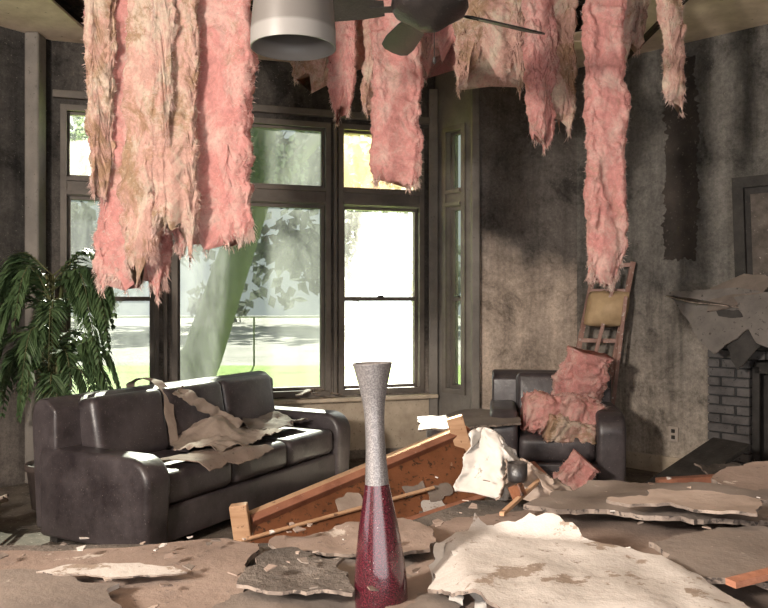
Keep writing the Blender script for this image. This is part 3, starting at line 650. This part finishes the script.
S(PS,[(0.09,1.45),(0.17,1.5),(0.28,1.47),(0.36,1.40),(0.46,1.33),(0.58,1.0),(0.2,0.95),(0.14,1.15),(0.07,1.28)],('gyp','edge'),0.006,curl,cut=0.012,jag=0.05,seed=18)
S(PS,[(0.30,1.72),(0.62,1.60),(0.95,1.68),(0.9,1.9),(0.5,1.96)],('dry2','edge'),0.010,lambda x,y:0.962+0.018*(1+fbm((x*3,y*3,11))),cut=0.03,jag=0.07,seed=21)
S(PS,[(0.5,1.28),(0.8,1.15),(0.95,1.4),(0.72,1.55),(0.48,1.45)],('dry2','edge'),0.010,lambda x,y:0.968+0.014*(1+fbm((x*3,y*3,14))),cut=0.03,jag=0.07,seed=25)
S(PS,[(0.45,1.62),(0.7,1.5),(0.78,1.62),(0.6,1.72)],('paper','edge'),0.006,lambda x,y:1.0+0.012*(1+fbm((x*5,y*5,24))),cut=0.02,jag=0.07,seed=27)
b=MB()
for i,x in enumerate((0.10,0.125,0.16)):
    ribbon(b,'paperw',[(x,1.42-0.05*i,0.99),(x-0.015,1.36-0.05*i,0.965),(x-0.01,1.31-0.05*i,0.938)],0.018,(1,0,0),seed=i*5,cr=0.004,n=14,nw=3)
b.make('torn_paper_tongues',smooth=True)
random.seed(31); L=[]
for i in range(120):
    x=U(-0.9,1.2); y=U(1.2,1.6) if x<0 else U(1.2,2.0); s=U(.003,.012)
    z=0.945 if x<-.25 else 0.975
    L.append(sheet('c',[(-s,-s*.5),(s,-s*.7),(s*.6,s),(-s*.7,s*.6)],random.choice(['gyp','paper','dry','dry2']),0.002,lambda a,b_:0.0,0.02,0.002,RT(x,y,z+0.003,U(-.3,.3),U(-.3,.3),U(0,6)),seed=i))
join(L,'plasterboard_chips')
b=MB()
b.bar('wood_red',(0.52,1.2,0.995),(0.8,1.32,1.01),0.02,0.010); b.bar('wood_or',(0.56,1.12,0.995),(0.74,1.26,1.01),0.015,0.010); b.bar('wood_lt',(0.4,2.0,0.98),(0.25,1.7,0.965),0.010,0.008); b.make('wood_splinters')
def crump(name,c,k,seed,sx,sz,lean=-0.10):
    b=MB(); vs=[];fs=[];n=34
    for i in range(n+1):
        for j in range(n+1):
            u=i/n-.5; v_=j/n
            x=u*sx*(0.6+0.6*v_)+0.02*(v_**2)*math.sin(u*9+seed)-0.02*(1-v_)+0.012*fbm((u*4,v_*5,seed)); z=sz*(1-v_**1.3)*(1-0.5*(u+.2)**2-0.35*max(0,u))+0.012*fbm((u*5+seed,v_*2,1))*(1-v_); y=lean*v_+0.035*math.sin(u*8+seed+v_*2.5)*(.3+v_)+0.018*fbm((u*5,v_*4,seed))
            vs.append(Vector(c)+Vector((x,y,z)))
    for i in range(n):
        for j in range(n): a=i*(n+1)+j; fs.append((a,a+1,a+n+2,a+n+1))
    b.add(k,vs,fs); o=b.make(name,smooth=True); s=o.modifiers.new('s','SOLIDIFY'); s.thickness=0.003
crump('draped_paper_sheet',(0.30,2.10,0.93),'paperw',3,0.17,0.155)
crump('draped_paper_sheet',(0.38,2.02,0.935),'paper',8,0.17,0.08)
b=MB(); b.lathe('metal',[(0,0),(0.022,0),(0.024,0.005),(0.024,0.045),(0.021,0.045),(0.021,0.035),(0,0.034)],(0.32,1.92,0.985),28); b.make('candle_jar',smooth=True)
b=MB(); b.bar('wood_or',(0.295,1.84,0.975),(0.315,1.82,0.99),0.02,0.03); b.make('wood_block',bevel=0.002,seg=1)

# ---------------------------------------------------------------- vase
ve=empty('bottleneck_vase',Matrix.Translation((-0.003,1.3,0.901))@Matrix.Rotation(math.radians(-2.2),4,'Y'))
def smoothprof(P,n=8):
    o=[]
    for i in range(len(P)-1):
        p0=P[max(i-1,0)];p1=P[i];p2=P[i+1];p3=P[min(i+2,len(P)-1)]
        for s in range(n):
            t=s/n; o.append(tuple(0.5*((2*p1[k])+(-p0[k]+p2[k])*t+(2*p0[k]-5*p1[k]+4*p2[k]-p3[k])*t*t+(-p0[k]+3*p1[k]-3*p2[k]+p3[k])*t**3) for k in(0,1)))
    o.append(P[-1]); return o
lo=smoothprof([(0.040,0.0),(0.0435,0.03),(0.0415,0.08),(0.034,0.14),(0.025,0.19),(0.0195,0.221)])
up=smoothprof([(0.0195,0.221),(0.0165,0.27),(0.0158,0.31),(0.0175,0.345),(0.0225,0.375),(0.0295,0.405),(0.0325,0.417)])
b=MB(); b.lathe('vred',[(0,0)]+lo,(0,0,0),48); b.make('vase_body',ve,smooth=True)
b=MB(); b.lathe('vsil',up+[(0.030,0.417),(0.020,0.38),(0.012,0.34),(0.01,0.3),(0,0.3)],(0,0,0),48); b.make('vase_neck',ve,smooth=True)

# ---------------------------------------------------------------- outside
b=MB(); b.box('grass',(0,13.8,-0.25),(60,12,0.1)); b.make('lawn')
b=MB(); b.box('road',(0,52,-0.27),(160,64.4,0.1)); b.make('gravel_road')
random.seed(5)
b=MB()
b.tube('bark',[(-3.75,15.0,-0.2),(-3.4,15,0.4),(-3.0,15,1.6),(-2.4,15,3.4),(-2.2,15,5.5),(-2.1,15,8)],[0.5,0.38,0.34,0.3,0.24,0.12],14)
b.tube('bark',[(-2.6,15,2.6),(-3.6,15.3,4.2),(-5,15.5,6)],[0.2,0.15,0.1],10)
b.tube('bark',[(-2.4,15,3.2),(-1.2,15.3,4.6),(0.3,15,6)],[0.16,0.12,0.07],10)
b.make('yard_tree',smooth=True); tr=bpy.data.objects['yard_tree']
def leaves(b,c,r,n,s,k='tleaf'):
    for i in range(n):
        d=Vector((random.gauss(0,1),random.gauss(0,1),random.gauss(0,.8))); d=d.normalized()*r*(R()**.4); p=Vector(c)+d
        a=Vector((U(-1,1),U(-1,1),U(-1,1))).normalized()*s; q=a.cross(Vector((U(-1,1),U(-1,1),U(-1,1)))).normalized()*s*.6
        b.add(k,[p-a,p+q,p+a,p-q],[(0,1,2,3)])
b=MB()
for i in range(11): leaves(b,(U(-7,-1.0),U(14,17),U(3.2,4.9)),U(.5,.9),230,0.08)
b.make('canopy',tr)
b=MB()
for i in range(40): leaves(b,(U(-34,4),U(50,62),U(1.0,15)),U(1.8,3.4),110,0.6,'fleaf')
b.make('distant_treeline')
b=MB()
for i in range(12): b.tube('bark',[(-12+2.2*i,19.7,-0.2),(-12+2.2*i,19.7,1.0)],0.025,6)
b.tube('road',[(-12,19.7,1.0),(12,19.7,1.0)],0.02,6); b.make('garden_fence')

# ---------------------------------------------------------------- light
w=bpy.data.worlds.new('sky'); scene.world=w; w.use_nodes=True
bg=w.node_tree.nodes['Background']; bg.inputs[0].default_value=(0.98,0.98,1,1); bg.inputs[1].default_value=3.0
def area(name,loc,target,sx,sy,e,col):
    l=bpy.data.lights.new(name,'AREA'); l.shape='RECTANGLE'; l.size=sx; l.size_y=sy; l.energy=e; l.color=col
    o=bpy.data.objects.new(name,l); COL.objects.link(o); o.location=loc
    o.rotation_euler=(Vector(target)-Vector(loc)).to_track_quat('-Z','Y').to_euler(); return o
area('added_key_light',(-2.6,-1.2,2.45),(1.3,6.4,1.3),0.4,0.4,420,(1,0.9,0.79))  # added key lamp, unseen, standing inside the room
area('added_fill_light',(0.5,-1.7,1.4),(0,5,2.2),3.6,2.0,40,(1,0.94,0.89))  # added fill lamp behind the camera, brightens the interior
s=bpy.data.lights.new('sun','SUN'); s.energy=70; s.angle=0.01; s.color=(1,0.9,0.76)
o=bpy.data.objects.new('sun',s); COL.objects.link(o); o.rotation_euler=Vector((0.12,-1,-0.62)).to_track_quat('-Z','Y').to_euler()
# ---------------------------------------------------------------- camera
cam=bpy.data.cameras.new('camera'); cam.lens=37.5; cam.sensor_width=36; cam.shift_y=-0.0052; cam.clip_end=300
co=bpy.data.objects.new('camera',cam); COL.objects.link(co); co.location=(0,0,1.42); co.rotation_euler=(math.radians(90),0,0)
scene.camera=co
scene.view_settings.view_transform='Standard'
